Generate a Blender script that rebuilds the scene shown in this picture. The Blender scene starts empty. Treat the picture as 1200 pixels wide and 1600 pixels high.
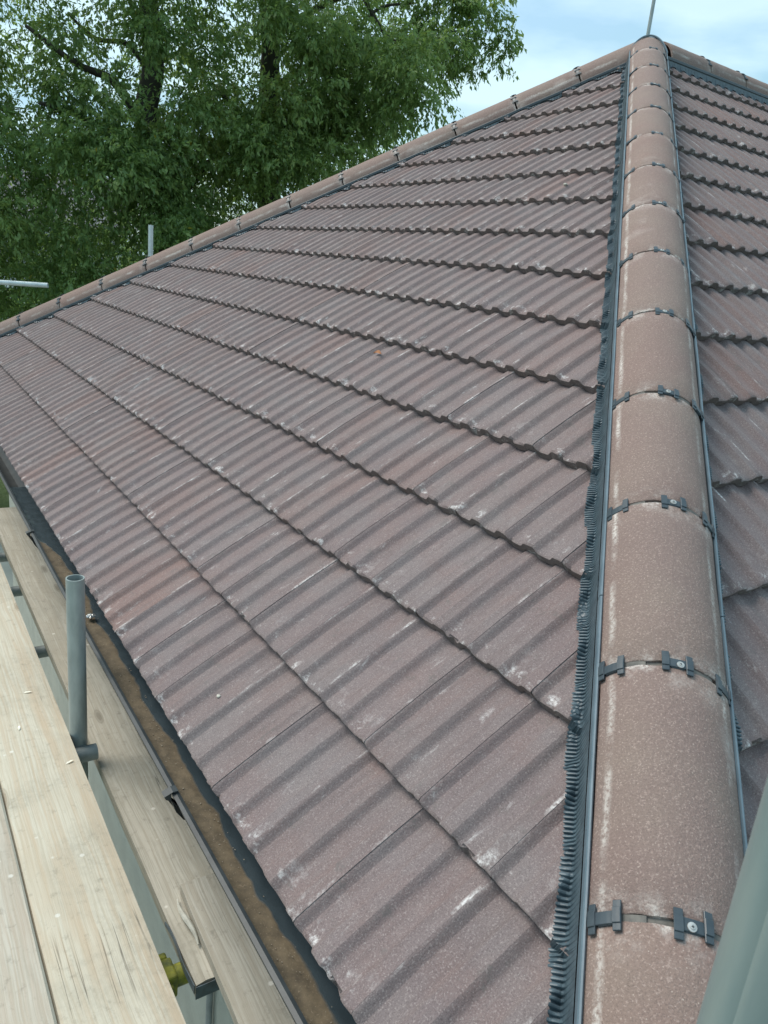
import bpy, bmesh, math, random
import numpy as np
from mathutils import Vector, Matrix, noise
random.seed(7); np.random.seed(7)
R = math.radians
C = bpy.context.scene.collection
sc = bpy.context.scene

# ------------------------------------------------------------------ camera
cam = bpy.data.cameras.new('camera'); cam_o = bpy.data.objects.new('camera', cam); C.objects.link(cam_o)
CP = Vector((-0.29184, -0.47719, 1.11478))
cr = Vector((0.97039222, 0.2204956, 0.09859327)); cu = Vector((-0.1572356, 0.26682931, 0.95083074))
cf = Vector((-0.18334642, 0.93818112, -0.29359884))
cam_o.matrix_world = Matrix(((cr.x, cu.x, -cf.x, CP.x), (cr.y, cu.y, -cf.y, CP.y), (cr.z, cu.z, -cf.z, CP.z), (0, 0, 0, 1)))
FPX = 1195.88
cam.sensor_fit = 'VERTICAL'; cam.sensor_height = 32.0; cam.sensor_width = 24.0
cam.lens = 32.0 * FPX / 1600.0
cam.clip_start = 0.02; cam.clip_end = 2000
cam.dof.use_dof = True; cam.dof.focus_distance = 3.6; cam.dof.aperture_fstop = 32.0
sc.camera = cam_o

# ------------------------------------------------------------------ light
SUN_EL, SUN_AZ = R(55), R(-86)      # azimuth from +Y, towards -X when negative
w = bpy.data.worlds.new('World'); sc.world = w; w.use_nodes = True
nt = w.node_tree; nt.nodes.clear()
def N(nt, t, **k):
    n = nt.nodes.new(t)
    for a, b in k.items(): setattr(n, a, b)
    return n
out = N(nt, 'ShaderNodeOutputWorld'); bg = N(nt, 'ShaderNodeBackground'); bg.inputs[1].default_value = 0.10
sky = N(nt, 'ShaderNodeTexSky', sky_type='NISHITA'); sky.sun_disc = False
sky.sun_elevation = SUN_EL; sky.sun_rotation = SUN_AZ; sky.air_density = 1.3; sky.dust_density = 1.5; sky.ozone_density = 1.5
tc = N(nt, 'ShaderNodeTexCoord'); mp = N(nt, 'ShaderNodeMapping'); mp.inputs['Scale'].default_value = (1, 1, 3.2)
mp.inputs['Location'].default_value = (0.35, 0.2, 0.1)
ns = N(nt, 'ShaderNodeTexNoise'); ns.inputs['Scale'].default_value = 2.6; ns.inputs['Detail'].default_value = 7; ns.inputs['Roughness'].default_value = 0.52; ns.inputs['Distortion'].default_value = 0.25
cr1 = N(nt, 'ShaderNodeValToRGB'); cr1.color_ramp.elements[0].position = 0.30; cr1.color_ramp.elements[0].color = (.55, .55, .55, 1); cr1.color_ramp.elements[1].position = 0.62
ns2 = N(nt, 'ShaderNodeTexNoise'); ns2.inputs['Scale'].default_value = 4.3; ns2.inputs['Detail'].default_value = 6
cr2 = N(nt, 'ShaderNodeValToRGB'); cr2.color_ramp.elements[0].position = 0.40; cr2.color_ramp.elements[0].color = (2.05, 3.3, 4.05, 1)
cr2.color_ramp.elements[1].position = 0.60; cr2.color_ramp.elements[1].color = (3.5, 4.65, 5.0, 1)
mx = N(nt, 'ShaderNodeMix', data_type='RGBA')
L = nt.links.new
L(tc.outputs['Generated'], mp.inputs[0]); L(mp.outputs[0], ns.inputs['Vector']); L(mp.outputs[0], ns2.inputs['Vector'])
L(ns.outputs[0], cr1.inputs[0]); L(ns2.outputs[0], cr2.inputs[0])
L(cr1.outputs[0], mx.inputs[0]); L(sky.outputs[0], mx.inputs[6]); L(cr2.outputs[0], mx.inputs[7])
L(mx.outputs[2], bg.inputs[0]); L(bg.outputs[0], out.inputs[0])
sd = bpy.data.lights.new('sun', 'SUN'); sd.energy = 1.5; sd.angle = R(32); sd.color = (1, .92, .82)
so = bpy.data.objects.new('sun', sd); C.objects.link(so)
sdir = Vector((math.sin(SUN_AZ) * math.cos(SUN_EL), math.cos(SUN_AZ) * math.cos(SUN_EL), math.sin(SUN_EL)))
so.rotation_euler = sdir.to_track_quat('Z', 'Y').to_euler(); so.location = (0, 0, 20)
sc.view_settings.view_transform = 'Standard'; sc.view_settings.look = 'None'; sc.view_settings.gamma = 1
sc.view_settings.exposure = 1.18; sc.view_settings.use_curve_mapping = False

# ------------------------------------------------------------------ helpers
def mesh_obj(name, verts, faces, m, parent=None, smooth=False, sharp=None):
    me = bpy.data.meshes.new(name); me.from_pydata([tuple(v) for v in verts], [], faces)
    if smooth:
        me.shade_smooth()
        if sharp: me.set_sharp_from_angle(angle=R(sharp))
    me.update(); me.materials.append(m)
    o = bpy.data.objects.new(name, me); C.objects.link(o)
    if parent: o.parent = parent
    return o
def obj(name, me, parent=None, mat=None):
    o = bpy.data.objects.new(name, me); C.objects.link(o)
    if parent: o.parent = parent
    if mat is not None: o.matrix_local = mat
    return o
def empty(name, loc=(0, 0, 0)):
    o = bpy.data.objects.new(name, None); o.location = loc; C.objects.link(o); return o
def tag(o, label=None, cat=None, group=None, kind=None):
    if label: o['label'] = label
    if cat: o['category'] = cat
    if group: o['group'] = group
    if kind: o['kind'] = kind
    return o
class MB:
    def __init__(s): s.v = []; s.f = []
    def add(s, vs, fs):
        b = len(s.v); s.v += [Vector(v) for v in vs]; s.f += [tuple(i + b for i in f) for f in fs]
    def box(s, x0, x1, y0, y1, z0, z1, M=None):
        vs = [Vector((x, y, z)) for z in (z0, z1) for y in (y0, y1) for x in (x0, x1)]
        if M is not None: vs = [M @ v for v in vs]
        s.add(vs, [(0, 2, 3, 1), (4, 5, 7, 6), (0, 1, 5, 4), (2, 6, 7, 3), (0, 4, 6, 2), (1, 3, 7, 5)])
    def tube(s, pts, rad, n=16, inner=None, cap=True):
        pts = [Vector(p) for p in pts]; rads = rad if isinstance(rad, (list, tuple)) else [rad] * len(pts)
        rings = []; vs = []; fs = []
        t = (pts[1] - pts[0]).normalized(); a = t.orthogonal().normalized()
        for i, p in enumerate(pts):
            t = ((pts[min(i + 1, len(pts) - 1)] - pts[max(i - 1, 0)])).normalized()
            a = (a - t * a.dot(t)).normalized(); b = t.cross(a)
            for k in range(n):
                an = 2 * math.pi * k / n; vs.append(p + (a * math.cos(an) + b * math.sin(an)) * rads[i])
        for i in range(len(pts) - 1):
            for k in range(n):
                k2 = (k + 1) % n; fs.append((i * n + k, i * n + k2, (i + 1) * n + k2, (i + 1) * n + k))
        if inner is None:
            if cap: fs.append(tuple(range(n - 1, -1, -1))); fs.append(tuple((len(pts) - 1) * n + k for k in range(n)))
        else:   # hollow: inner wall near both ends
            m = len(vs); d = (pts[-1] - pts[0]).normalized()
            for (p, sg, base) in ((pts[0], 1, 0), (pts[-1], -1, (len(pts) - 1) * n)):
                o0 = len(vs); c = p
                for ring in (0, 1):
                    for k in range(n):
                        q = vs[base + k] - c; vs.append(c + q * (inner / rads[0]) + d * sg * ring * 0.12)
                for k in range(n):
                    k2 = (k + 1) % n
                    fs.append((base + k, base + k2, o0 + k2, o0 + k)); fs.append((o0 + k, o0 + k2, o0 + n + k2, o0 + n + k))
                fs.append(tuple(o0 + n + k for k in range(n)))
        s.add(vs, fs)
    def build(s, name, m, parent=None, smooth=False, sharp=40):
        o = mesh_obj(name, s.v, s.f, m, parent, smooth, sharp)
        return o
def recalc(o):
    bm = bmesh.new(); bm.from_mesh(o.data); bmesh.ops.recalc_face_normals(bm, faces=bm.faces); bm.to_mesh(o.data); bm.free()
    return o

# ------------------------------------------------------------------ materials
class MAT:
    def __init__(s, name, rough=.7, metal=0, spec=.5):
        s.m = bpy.data.materials.new(name); s.m.use_nodes = True; s.nt = s.m.node_tree
        s.b = s.nt.nodes['Principled BSDF']; s.b.inputs['Roughness'].default_value = rough; s.b.inputs['Metallic'].default_value = metal
        s.b.inputs['Specular IOR Level'].default_value = spec
    def n(s, t, **k): return N(s.nt, t, **k)
    def l(s, a, b): s.nt.links.new(a, b)
    def coords(s, kind='Object', scale=(1, 1, 1), rnd=False):
        tc = s.n('ShaderNodeTexCoord'); mp = s.n('ShaderNodeMapping'); mp.inputs['Scale'].default_value = scale
        if rnd:
            oi = s.n('ShaderNodeObjectInfo'); vm = s.n('ShaderNodeVectorMath', operation='SCALE'); vm.inputs[0].default_value = (37, 91, 53)
            s.l(oi.outputs['Random'], vm.inputs['Scale']); va = s.n('ShaderNodeVectorMath', operation='ADD')
            s.l(tc.outputs[kind], va.inputs[0]); s.l(vm.outputs[0], va.inputs[1]); s.l(va.outputs[0], mp.inputs[0])
        else: s.l(tc.outputs[kind], mp.inputs[0])
        return mp.outputs[0]
    def noise(s, vec, scale, detail=4, rough=.5, dist=0):
        n = s.n('ShaderNodeTexNoise'); n.inputs['Scale'].default_value = scale; n.inputs['Detail'].default_value = detail
        n.inputs['Roughness'].default_value = rough; n.inputs['Distortion'].default_value = dist; s.l(vec, n.inputs['Vector']); return n.outputs[0]
    def ramp(s, fac, stops):
        r = s.n('ShaderNodeValToRGB'); e = r.color_ramp.elements
        while len(e) < len(stops): e.new(.5)
        for i, (p, c) in enumerate(stops):
            e[i].position = p; e[i].color = (c if len(c) == 4 else (*c, 1)) if isinstance(c, tuple) else (c, c, c, 1)
        s.l(fac, r.inputs[0]); return r.outputs[0]
    def mix(s, f, a, b, mode='MIX'):
        m = s.n('ShaderNodeMix', data_type='RGBA', blend_type=mode)
        for i, v in ((0, f), (6, a), (7, b)):
            if hasattr(v, 'is_linked'): s.l(v, m.inputs[i])
            elif i == 0: m.inputs[0].default_value = v
            else: m.inputs[i].default_value = (*v, 1) if isinstance(v, tuple) else (v, v, v, 1)
        return m.outputs[2]
    def math(s, op, a, b=0., c=0., clamp=False):
        m = s.n('ShaderNodeMath', operation=op); m.use_clamp = clamp
        for i, v in enumerate((a, b, c)):
            if hasattr(v, 'is_linked'): s.l(v, m.inputs[i])
            else: m.inputs[i].default_value = v
        return m.outputs[0]
    def bump(s, h, strength, dist):
        b = s.n('ShaderNodeBump'); b.inputs['Strength'].default_value = strength; b.inputs['Distance'].default_value = dist
        s.l(h, b.inputs['Height']); s.l(b.outputs[0], s.b.inputs['Normal'])
    def col(s, c):
        if hasattr(c, 'is_linked'): s.l(c, s.b.inputs['Base Color'])
        else: s.b.inputs['Base Color'].default_value = (*c, 1)
        return s

def tile_material():
    M = MAT('concrete_tile', .82, 0, .35)
    v = M.coords('Object', rnd=True)
    oi = M.n('ShaderNodeObjectInfo'); at = M.n('ShaderNodeAttribute', attribute_name='tid')
    rnd = M.math('FRACT', M.math('ADD', oi.outputs['Random'], at.outputs['Fac']))
    base = M.ramp(rnd, [(0, (.176, .134, .134)), (.35, (.192, .151, .150)), (.6, (.170, .133, .134)), (.8, (.183, .143, .140)), (.93, (.190, .133, .126)), (1, (.208, .134, .120))])
    # soft blotches of redder and greyer concrete
    bl = M.noise(v, 9, 4, .6)
    base = M.mix(M.ramp(bl, [(.42, 0.), (.72, .75)]), base, (.198, .138, .129))
    bl2 = M.noise(v, 5, 3, .5); base = M.mix(M.ramp(bl2, [(.45, 0.), (.75, .55)]), base, (.200, .184, .183))
    # run marks down the slope
    vs = M.coords('Object', (70, 5, 70), rnd=True)
    st = M.noise(vs, 1.0, 4, .6); base = M.mix(M.ramp(st, [(.5, 0.), (.8, .5)]), base, (.225, .192, .185))
    st2 = M.noise(vs, .55, 3, .5); base = M.mix(M.ramp(st2, [(.52, 0.), (.75, .45)]), base, (.105, .080, .080))
    # sandy speckle
    sp = M.noise(v, 420, 3, .7); base = M.mix(M.ramp(sp, [(.38, 0.6), (.52, 0.)]), base, (.085, .066, .068))
    sp2 = M.noise(v, 300, 2, .6); base = M.mix(M.ramp(sp2, [(.54, 0.), (.70, .5)]), base, (.37, .32, .31))
    vo = M.n('ShaderNodeTexVoronoi'); vo.inputs['Scale'].default_value = 75; M.l(v, vo.inputs['Vector'])
    base = M.mix(M.ramp(vo.outputs['Distance'], [(.045, .35), (.08, 0.)]), base, (.5, .47, .45))
    # lime bloom at the tile's nose and along its side lap (UV: across, up the slope)
    uv = M.n('ShaderNodeTexCoord'); sx = M.n('ShaderNodeSeparateXYZ'); M.l(uv.outputs['UV'], sx.inputs[0])
    nose = M.ramp(sx.outputs[1], [(.0, 1.), (.06, .9), (.13, .25), (.38, .0)])
    b1 = M.noise(v, 22, 5, .65); b1 = M.ramp(b1, [(.56, 0.), (.66, 1.)])
    fine = M.ramp(M.noise(v, 160, 4, .7), [(.36, 0.), (.6, 1.)])
    m1 = M.math('MULTIPLY', M.math('MULTIPLY', nose, b1), fine)
    side = M.ramp(sx.outputs[0], [(.0, 1.), (.03, 0.), (.965, 0.), (.985, 1.)])
    b2 = M.ramp(M.noise(v, 9, 4, .6), [(.54, 0.), (.68, 1.)])
    m2 = M.math('MULTIPLY', M.math('MULTIPLY', side, b2), fine)
    b3 = M.ramp(M.noise(M.coords('Object', (26, 7, 26), rnd=True), 1, 5, .7, .4), [(.635, 0.), (.76, .65)])
    m3 = M.math('MULTIPLY', b3, M.math('ADD', fine, .12))
    mm = M.math('MAXIMUM', M.math('MAXIMUM', m1, m2), m3, clamp=True)
    base = M.mix(M.math('MULTIPLY', mm, .85), base, (.70, .68, .67))
    lich = M.math('MULTIPLY', M.ramp(M.noise(v, 15, 5, .7), [(.60, 0.), (.66, .7)]), M.ramp(M.noise(v, 210, 3, .6), [(.4, 0.), (.55, 1.)]))
    base = M.mix(lich, base, (.13, .115, .11))
    edge = M.ramp(sx.outputs[1], [(.0, 1.), (.012, 0.)])
    base = M.mix(M.math('MULTIPLY', edge, .35), base, (.11, .095, .085))
    M.col(base)
    g = M.math('ADD', M.noise(v, 350, 4, .7), M.math('MULTIPLY', M.noise(v, 60, 3, .6), 1.2))
    M.bump(g, .55, .0022)
    return M.m
def ridge_material():
    M = MAT('ridge_tile_concrete', .8, 0, .35)
    v = M.coords('Object', rnd=True)
    oi = M.n('ShaderNodeObjectInfo')
    base = M.ramp(oi.outputs['Random'], [(0, (.225, .155, .134)), (.5, (.208, .150, .134)), (1, (.238, .154, .128))])
    bl = M.noise(v, 5, 4, .6); base = M.mix(M.ramp(bl, [(.38, 0.), (.7, .7)]), base, (.235, .182, .152))
    bl = M.noise(v, 3, 4, .6); base = M.mix(M.ramp(bl, [(.5, 0.), (.75, .6)]), base, (.205, .138, .122))
    sp = M.noise(v, 380, 3, .7); base = M.mix(M.ramp(sp, [(.36, .55), (.5, 0.)]), base, (.13, .095, .085))
    sp2 = M.noise(v, 260, 2, .6); base = M.mix(M.ramp(sp2, [(.54, 0.), (.72, .55)]), base, (.45, .35, .31))
    vo = M.n('ShaderNodeTexVoronoi'); vo.inputs['Scale'].default_value = 95; M.l(v, vo.inputs['Vector'])
    base = M.mix(M.ramp(vo.outputs['Distance'], [(.07, .55), (.12, 0.)]), base, (.5, .42, .37))
    pal = M.math('MULTIPLY', M.ramp(M.noise(v, 3.2, 3, .5), [(.63, 0.), (.70, .55)]), M.ramp(M.noise(v, 70, 4, .7), [(.35, .2), (.6, 1.)])); base = M.mix(pal, base, (.46, .40, .37))
    uv = M.n('ShaderNodeTexCoord'); sx = M.n('ShaderNodeSeparateXYZ'); M.l(uv.outputs['UV'], sx.inputs[0])
    wob = M.math('ADD', sx.outputs[0], M.math('MULTIPLY', M.math('SUBTRACT', M.noise(v, 12, 3, .6), .5), .05))
    line = M.ramp(wob, [(.06, 0.), (.085, 1.), (.10, 1.), (.13, 0.)])
    line2 = M.ramp(wob, [(.85, 0.), (.875, .8), (.89, .8), (.92, 0.)])
    ln = M.math('MAXIMUM', line, line2)
    patch = M.ramp(M.noise(v, 7, 4, .6), [(.40, 0.), (.60, 1.)])
    fine = M.ramp(M.noise(v, 150, 4, .7), [(.36, 0.), (.58, 1.)])
    m1 = M.math('MULTIPLY', M.math('MULTIPLY', ln, patch), fine)
    ends = M.ramp(sx.outputs[1], [(0., 1.), (.04, .3), (.12, 0.), (.86, 0.), (.95, .4), (1., 1.)])
    m2 = M.math('MULTIPLY', M.math('MULTIPLY', ends, M.ramp(M.noise(v, 16, 4, .6), [(.48, 0.), (.62, 1.)])), fine)
    base = M.mix(M.math('MULTIPLY', M.math('MAXIMUM', m1, m2), .75), base, (.66, .62, .58))
    M.col(base)
    g = M.math('ADD', M.noise(v, 330, 4, .7), M.math('MULTIPLY', M.noise(v, 90, 3, .6), 1.0))
    M.bump(g, .7, .0028)
    return M.m
def plain(name, c, rough=.7, metal=0, c2=None, scale=20, bumpd=0, bscale=60, spec=.5, aspect=(1, 1, 1)):
    M = MAT(name, rough, metal, spec)
    v = M.coords('Object', aspect, rnd=True)
    if c2: M.col(M.mix(M.ramp(M.noise(v, scale, 5, .6), [(.35, 0.), (.68, 1.)]), c, c2))
    else: M.col(c)
    if bumpd: M.bump(M.noise(v, bscale, 4, .6), .5, bumpd)
    return M.m
def wood(name, c1, c2, c3, knots=True, rough=.75):
    M = MAT(name, rough, 0, .3)
    v = M.coords('Object', (1, 1, 1), rnd=True)
    # grain runs along local X; large wobble so that it flows round the knots
    vw = M.n('ShaderNodeVectorMath', operation='ADD'); nz = M.n('ShaderNodeTexNoise'); nz.inputs['Scale'].default_value = 3.0; nz.inputs['Detail'].default_value = 2
    M.l(v, nz.inputs['Vector']); sc_ = M.n('ShaderNodeVectorMath', operation='SCALE'); sc_.inputs['Scale'].default_value = .022
    M.l(nz.outputs['Color'], sc_.inputs[0]); M.l(v, vw.inputs[0]); M.l(sc_.outputs[0], vw.inputs[1])
    mp = M.n('ShaderNodeMapping'); mp.inputs['Scale'].default_value = (3.0, 190, 90); M.l(vw.outputs[0], mp.inputs[0])
    g = M.noise(mp.outputs[0], 1, 5, .72)
    mp2 = M.n('ShaderNodeMapping'); mp2.inputs['Scale'].default_value = (1.1, 17, 17); M.l(vw.outputs[0], mp2.inputs[0])
    g2 = M.noise(mp2.outputs[0], 1, 4, .6, .5)
    base = M.mix(M.ramp(g, [(.40, 0.), (.54, 1.)]), c2, c1)
    mpl = M.n('ShaderNodeMapping'); mpl.inputs['Scale'].default_value = (.45, 34, 34); M.l(vw.outputs[0], mpl.inputs[0])
    ll = M.noise(mpl.outputs[0], 1, 3, .5); base = M.mix(M.ramp(ll, [(.46, 0.), (.50, .55), (.52, .55), (.56, 0.)]), base, c3)
    base = M.mix(M.ramp(g2, [(.50, 0.), (.64, .65)]), base, c3)
    big = M.noise(v, 6, 4, .6); base = M.mix(M.ramp(big, [(.42, 0.), (.72, .55)]), base, c2)
    dirt = M.noise(v, 38, 5, .7); base = M.mix(M.ramp(dirt, [(.56, 0.), (.74, .55)]), base, tuple(x * .5 for x in c2))
    scuff = M.math('MULTIPLY', M.ramp(M.noise(v, 2.6, 4, .65, .8), [(.50, 0.), (.62, 1.)]), M.ramp(M.noise(v, 60, 4, .7), [(.35, .15), (.65, 1.)]))
    base = M.mix(M.math('MULTIPLY', scuff, .38), base, (.27, .25, .20))
    spl = M.n('ShaderNodeTexVoronoi'); spl.inputs['Scale'].default_value = 11; M.l(v, spl.inputs['Vector'])
    base = M.mix(M.ramp(spl.outputs['Distance'], [(.045, .7), (.075, 0.)]), base, (.66, .64, .58))
    hgt = g
    if knots:
        mpk = M.n('ShaderNodeMapping'); mpk.inputs['Scale'].default_value = (1.1, 4.2, 1.0); M.l(vw.outputs[0], mpk.inputs[0])
        vo = M.n('ShaderNodeTexVoronoi', voronoi_dimensions='2D'); vo.inputs['Scale'].default_value = 1.15; M.l(mpk.outputs[0], vo.inputs['Vector'])
        base = M.mix(M.ramp(vo.outputs['Distance'], [(.030, .8), (.042, .35), (.052, .6), (.066, .0)]), base, tuple(x * .6 for x in c3))
    # hairline drying cracks
    mp3 = M.n('ShaderNodeMapping'); mp3.inputs['Scale'].default_value = (.5, 36, 30); M.l(v, mp3.inputs[0])
    ck = M.noise(mp3.outputs[0], 1, 2, .5); ckm = M.ramp(ck, [(.492, 0.), (.5, 1.), (.508, 0.)])
    gate = M.ramp(M.noise(v, 3, 3, .5), [(.54, 0.), (.62, 1.)]); ckm = M.math('MULTIPLY', ckm, gate)
    base = M.mix(M.math('MULTIPLY', ckm, .8), base, tuple(x * .22 for x in c2))
    M.col(base); M.bump(M.math('SUBTRACT', hgt, ckm), .5, .0018)
    return M.m
M_tile = tile_material(); M_ridge = ridge_material()
M_plastic = plain('dark_blue_plastic', (.032, .046, .058), .42, 0, (.05, .066, .078), 30, .0006, 90)
M_rail = plain('slate_blue_rail', (.075, .115, .145), .40, 0, (.115, .165, .20), 14, .0004, 60, spec=.7)
M_roll = plain('pleated_lead_grey_strip', (.042, .064, .080), .42, 0, (.075, .110, .132), 40, .0008, 60)
M_seal = plain('union_seal', (.085, .083, .078), .8, 0, (.15, .14, .125), 60, .001, 100)
M_screw = plain('screw_washer', (.62, .60, .57), .35, .6, (.4, .39, .37), 60)
M_dark = plain('dark_slot', (.02, .02, .02), .7)
M_galv = plain('galvanised_tube', (.36, .41, .405), .45, .3, (.25, .29, .285), 22, .0006, 120, aspect=(1, 1, .35))
M_galv_pale = plain('bright_galvanised_tube', (.60, .66, .67), .4, .3, (.47, .53, .54), 16, .0004, 90)
M_galv_dark = plain('weathered_tube', (.20, .225, .225), .5, .3, (.30, .33, .325), 14, .0006, 100)
M_galv_near = plain('stained_green_grey_tube', (.15, .225, .235), .42, .3, (.27, .32, .31), 14, .0004, 90, aspect=(1, 1, .25))
M_rust = plain('rust', (.16, .075, .035), .9, 0, (.08, .05, .035), 60, .001, 120)
M_yellow = plain('yellow_green_painted_coupler', (.36, .36, .045), .6, .1, (.12, .14, .05), 45, .001, 80)
M_band = plain('blue_grey_end_band', (.14, .19, .23), .45, .5, (.09, .10, .11), 30, .001, 80)
M_gutter = plain('black_gutter', (.022, .026, .028), .5, 0, (.04, .046, .048), 18, .0006, 60)
M_wood_new = wood('pale_new_board', (.53, .49, .40), (.45, .40, .31), (.46, .365, .26))
M_wood_pink = wood('pale_pinkish_board', (.49, .45, .38), (.40, .355, .285), (.41, .335, .26), knots=False)
M_wood_old = wood('weathered_grey_board', (.43, .41, .355), (.30, .285, .24), (.31, .28, .225))
M_wood_old2 = wood('weathered_yellow_grey_board', (.45, .43, .37), (.32, .305, .255), (.33, .30, .24))
M_wall = plain('grey_green_render', (.36, .37, .32), .9, 0, (.30, .31, .27), 6, .003, 120)
M_fascia = plain('dark_stained_fascia', (.05, .045, .04), .5, 0, (.07, .06, .05), 10)
M_felt = plain('roofing_felt', (.035, .033, .032), .9, 0, (.05, .048, .045), 20)
M_bark = plain('bark', (.050, .044, .037), .95, 0, (.085, .078, .065), 9, .03, 14, aspect=(1, 1, .3))

# ------------------------------------------------------------------ roof geometry
AL, PH, G, W = R(34.40), R(45.47), 0.305, 0.2027
PHR = R(43.11); KA = 15.9; LE = 8.0741; S0 = 0.6149
eL = Vector((-math.sin(PH), math.cos(PH), 0)); nL = Vector((math.cos(PH), math.sin(PH), 0))
geo = math.tan(AL) * math.sin(PH)
eR = Vector((math.sin(PHR), math.cos(PHR), 0)); nR = Vector((-math.cos(PHR), math.sin(PHR), 0))
ALR = math.atan(geo / math.sin(PHR)); GR = G * math.sin(AL) / math.sin(ALR)
yA = KA * G * math.cos(AL) / math.sin(PH); APEX = Vector((0, yA, yA * geo))
def frame(X, n, al):
    Y = n * math.cos(al) + Vector((0, 0, math.sin(al))); Z = X.cross(Y)
    return Matrix(((X.x, Y.x, Z.x, 0), (X.y, Y.y, Z.y, 0), (X.z, Y.z, Z.z, 0), (0, 0, 0, 1)))
FL = frame(-eL, nL, AL); FR = frame(eR, nR, ALR)
THK, LIFT, BASE = .0235, .0275, -.033
def rib(x, a, b, c, d, h):      # rounded trapezoid rib between a and d, flat from b to c
    f = lambda t: .5 - .5 * math.cos(math.pi * min(1, max(0, t)))
    return h * f((x - a) / (b - a)) * (1 - f((x - c) / (d - c)))
PROF = [(x, rib(x, .056, .076, .101, .124, .0132) + rib(x, .158, .178, .230, .260, .0138) + rib(x, -.05, -.04, .0005, .0225, .0132))
        for x in (0, .003, .007, .0115, .016, .0205, .030, .056, .061, .065, .069, .074, .082, .094, .103, .108, .1135, .119, .124, .134, .158, .163, .167, .171, .176, .185, .196, .2045)]
PX = np.array([p[0] for p in PROF]); PZ = np.array([p[1] for p in PROF]) * 1.12
def lift(y, g=G):
    t = y / g; return LIFT * (1 - t) + .0032 * 4 * t * (1 - t) * (t < 1) - .003 * max(0, 1 - y / .006)
YS = [0, .003, .008, .03, .07, .13, .19, .25, .305, .335]
def tile_mesh(seed, chips=1.0):
    """one interlocking tile: X across, Y up the slope, Z out"""
    rs = random.Random(seed); nx = len(PX); V = []; F = []; UV = []
    for j, y in enumerate(YS):
        for i in range(nx):
            z = PZ[i] + lift(y); yy = y
            if j <= 1:
                c = noise.noise(Vector((PX[i] * 90 + seed * 13, seed * 7.1, 0))); yy += max(0, c - .12) * .010 * chips; z -= max(0, c - .12) * .004 * chips
            V.append((PX[i], yy, z)); UV.append((PX[i] / W, y / G))
    for j in range(len(YS) - 1):
        for i in range(nx - 1): F.append((j * nx + i, j * nx + i + 1, (j + 1) * nx + i + 1, (j + 1) * nx + i))
    b = len(V)      # nose face and underside
    for (y, d) in ((.0015, THK), (.05, THK)):
        for i in range(nx):
            c = noise.noise(Vector((PX[i] * 70 + seed * 5, 3.3, seed))) * .0022 * chips if y < .01 else 0
            V.append((PX[i], y + c, PZ[i] * .92 + lift(.012 if y < .01 else y) - d + c)); UV.append((PX[i] / W, -.02))
    for i in range(nx - 1):
        F.append((b + i, b + i + 1, i + 1, i)); F.append((b + nx + i, b + nx + i + 1, b + i + 1, b + i))
    c = len(V)      # exposed side lap edge
    for y in YS:
        V.append((PX[-1] - .0005, y, PZ[-1] + lift(y) - .004)); UV.append((1.0, y / G))
    for j in range(len(YS) - 1):
        F.append((j * nx + nx - 1, c + j, c + j + 1, (j + 1) * nx + nx - 1))
    me = bpy.data.meshes.new('tile'); me.from_pydata(V, [], F); uvl = me.uv_layers.new(name='UVMap')
    li = np.zeros(len(me.loops), dtype=np.int32); me.loops.foreach_get('vertex_index', li)
    uvl.data.foreach_set('uv', np.array(UV, dtype=np.float32)[li].ravel())
    me.shade_smooth(); me.set_sharp_from_angle(angle=R(27)); me.materials.append(M_tile); me.update()
    return me
TILES = [tile_mesh(s, .5 + .5 * (s % 3)) for s in range(8)]
def surf(x, v, x0, g, scale=1.0):
    """height of the tiled surface above the roof plane (in face coordinates)"""
    k = math.floor(v / g); y = (v - k * g) * G / g; xx = (x - x0) % W
    return BASE + float(np.interp(xx, PX, PZ)) + lift(max(y, .006))
def project(P):
    d = P - CP; z = d.dot(cf)
    if z < .05: return None
    return 600 + FPX * d.dot(cr) / z, 800 - FPX * d.dot(cu) / z, z
def slope_tiles(Fm, g, x0, inside, xr, kmax, cuts):
    """returns the tiles of a slope: (projected size, matrix in face space, cut planes)"""
    res = []
    n0 = math.floor((xr[0] - x0) / W); n1 = math.ceil((xr[1] - x0) / W)
    for k in range(kmax + 1):
        for n in range(n0, n1 + 1):
            x = x0 + n * W; v = k * g
            cor = [(x, v), (x + W, v), (x, v + g), (x + W, v + g)]
            ins = [all((q[0] - c[0]) * c[2] + (q[1] - c[1]) * c[3] > 0 for c in cuts) for q in cor]
            if not any(ins):
                # a thin triangle may still reach in
                continue
            rs = random.Random(k * 971 + n * 31 + int(g * 1e5))
            M = Matrix.Translation((x, v + rs.uniform(-.0012, .0012), BASE + rs.uniform(-.0008, .0010))) @ Matrix.Rotation(rs.uniform(-.0025, .0025), 4, 'Z') @ Matrix.Rotation(rs.uniform(-.003, .003), 4, 'Y')
            if abs(g - G) > 1e-6: M = M @ Matrix.Scale(g / G, 4, (0, 1, 0))
            pc = project(Fm @ Vector((x + W / 2, v + g / 2, 0))); size = 0
            if pc and -60 < pc[0] < 1260 and -60 < pc[1] < 1680: size = 1 / pc[2]
            elif pc: size = .1 / pc[2] * .1
            res.append((size, k, n, M, not all(ins), cuts, rs.randrange(8), Fm))
    return res
def cut_mesh(me, M, cuts):
    bm = bmesh.new(); bm.from_mesh(me); Mi = M.inverted()
    for c in cuts:
        p = Mi @ Vector((c[0], c[1], 0)); nn = (M.to_3x3().transposed() @ Vector((c[2], c[3], 0))).normalized()
        bmesh.ops.bisect_plane(bm, geom=bm.verts[:] + bm.edges[:] + bm.faces[:], plane_co=p, plane_no=nn, clear_inner=True)
    if not bm.faces: bm.free(); return None
    m2 = me.copy(); bm.to_mesh(m2); bm.free(); return m2

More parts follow.
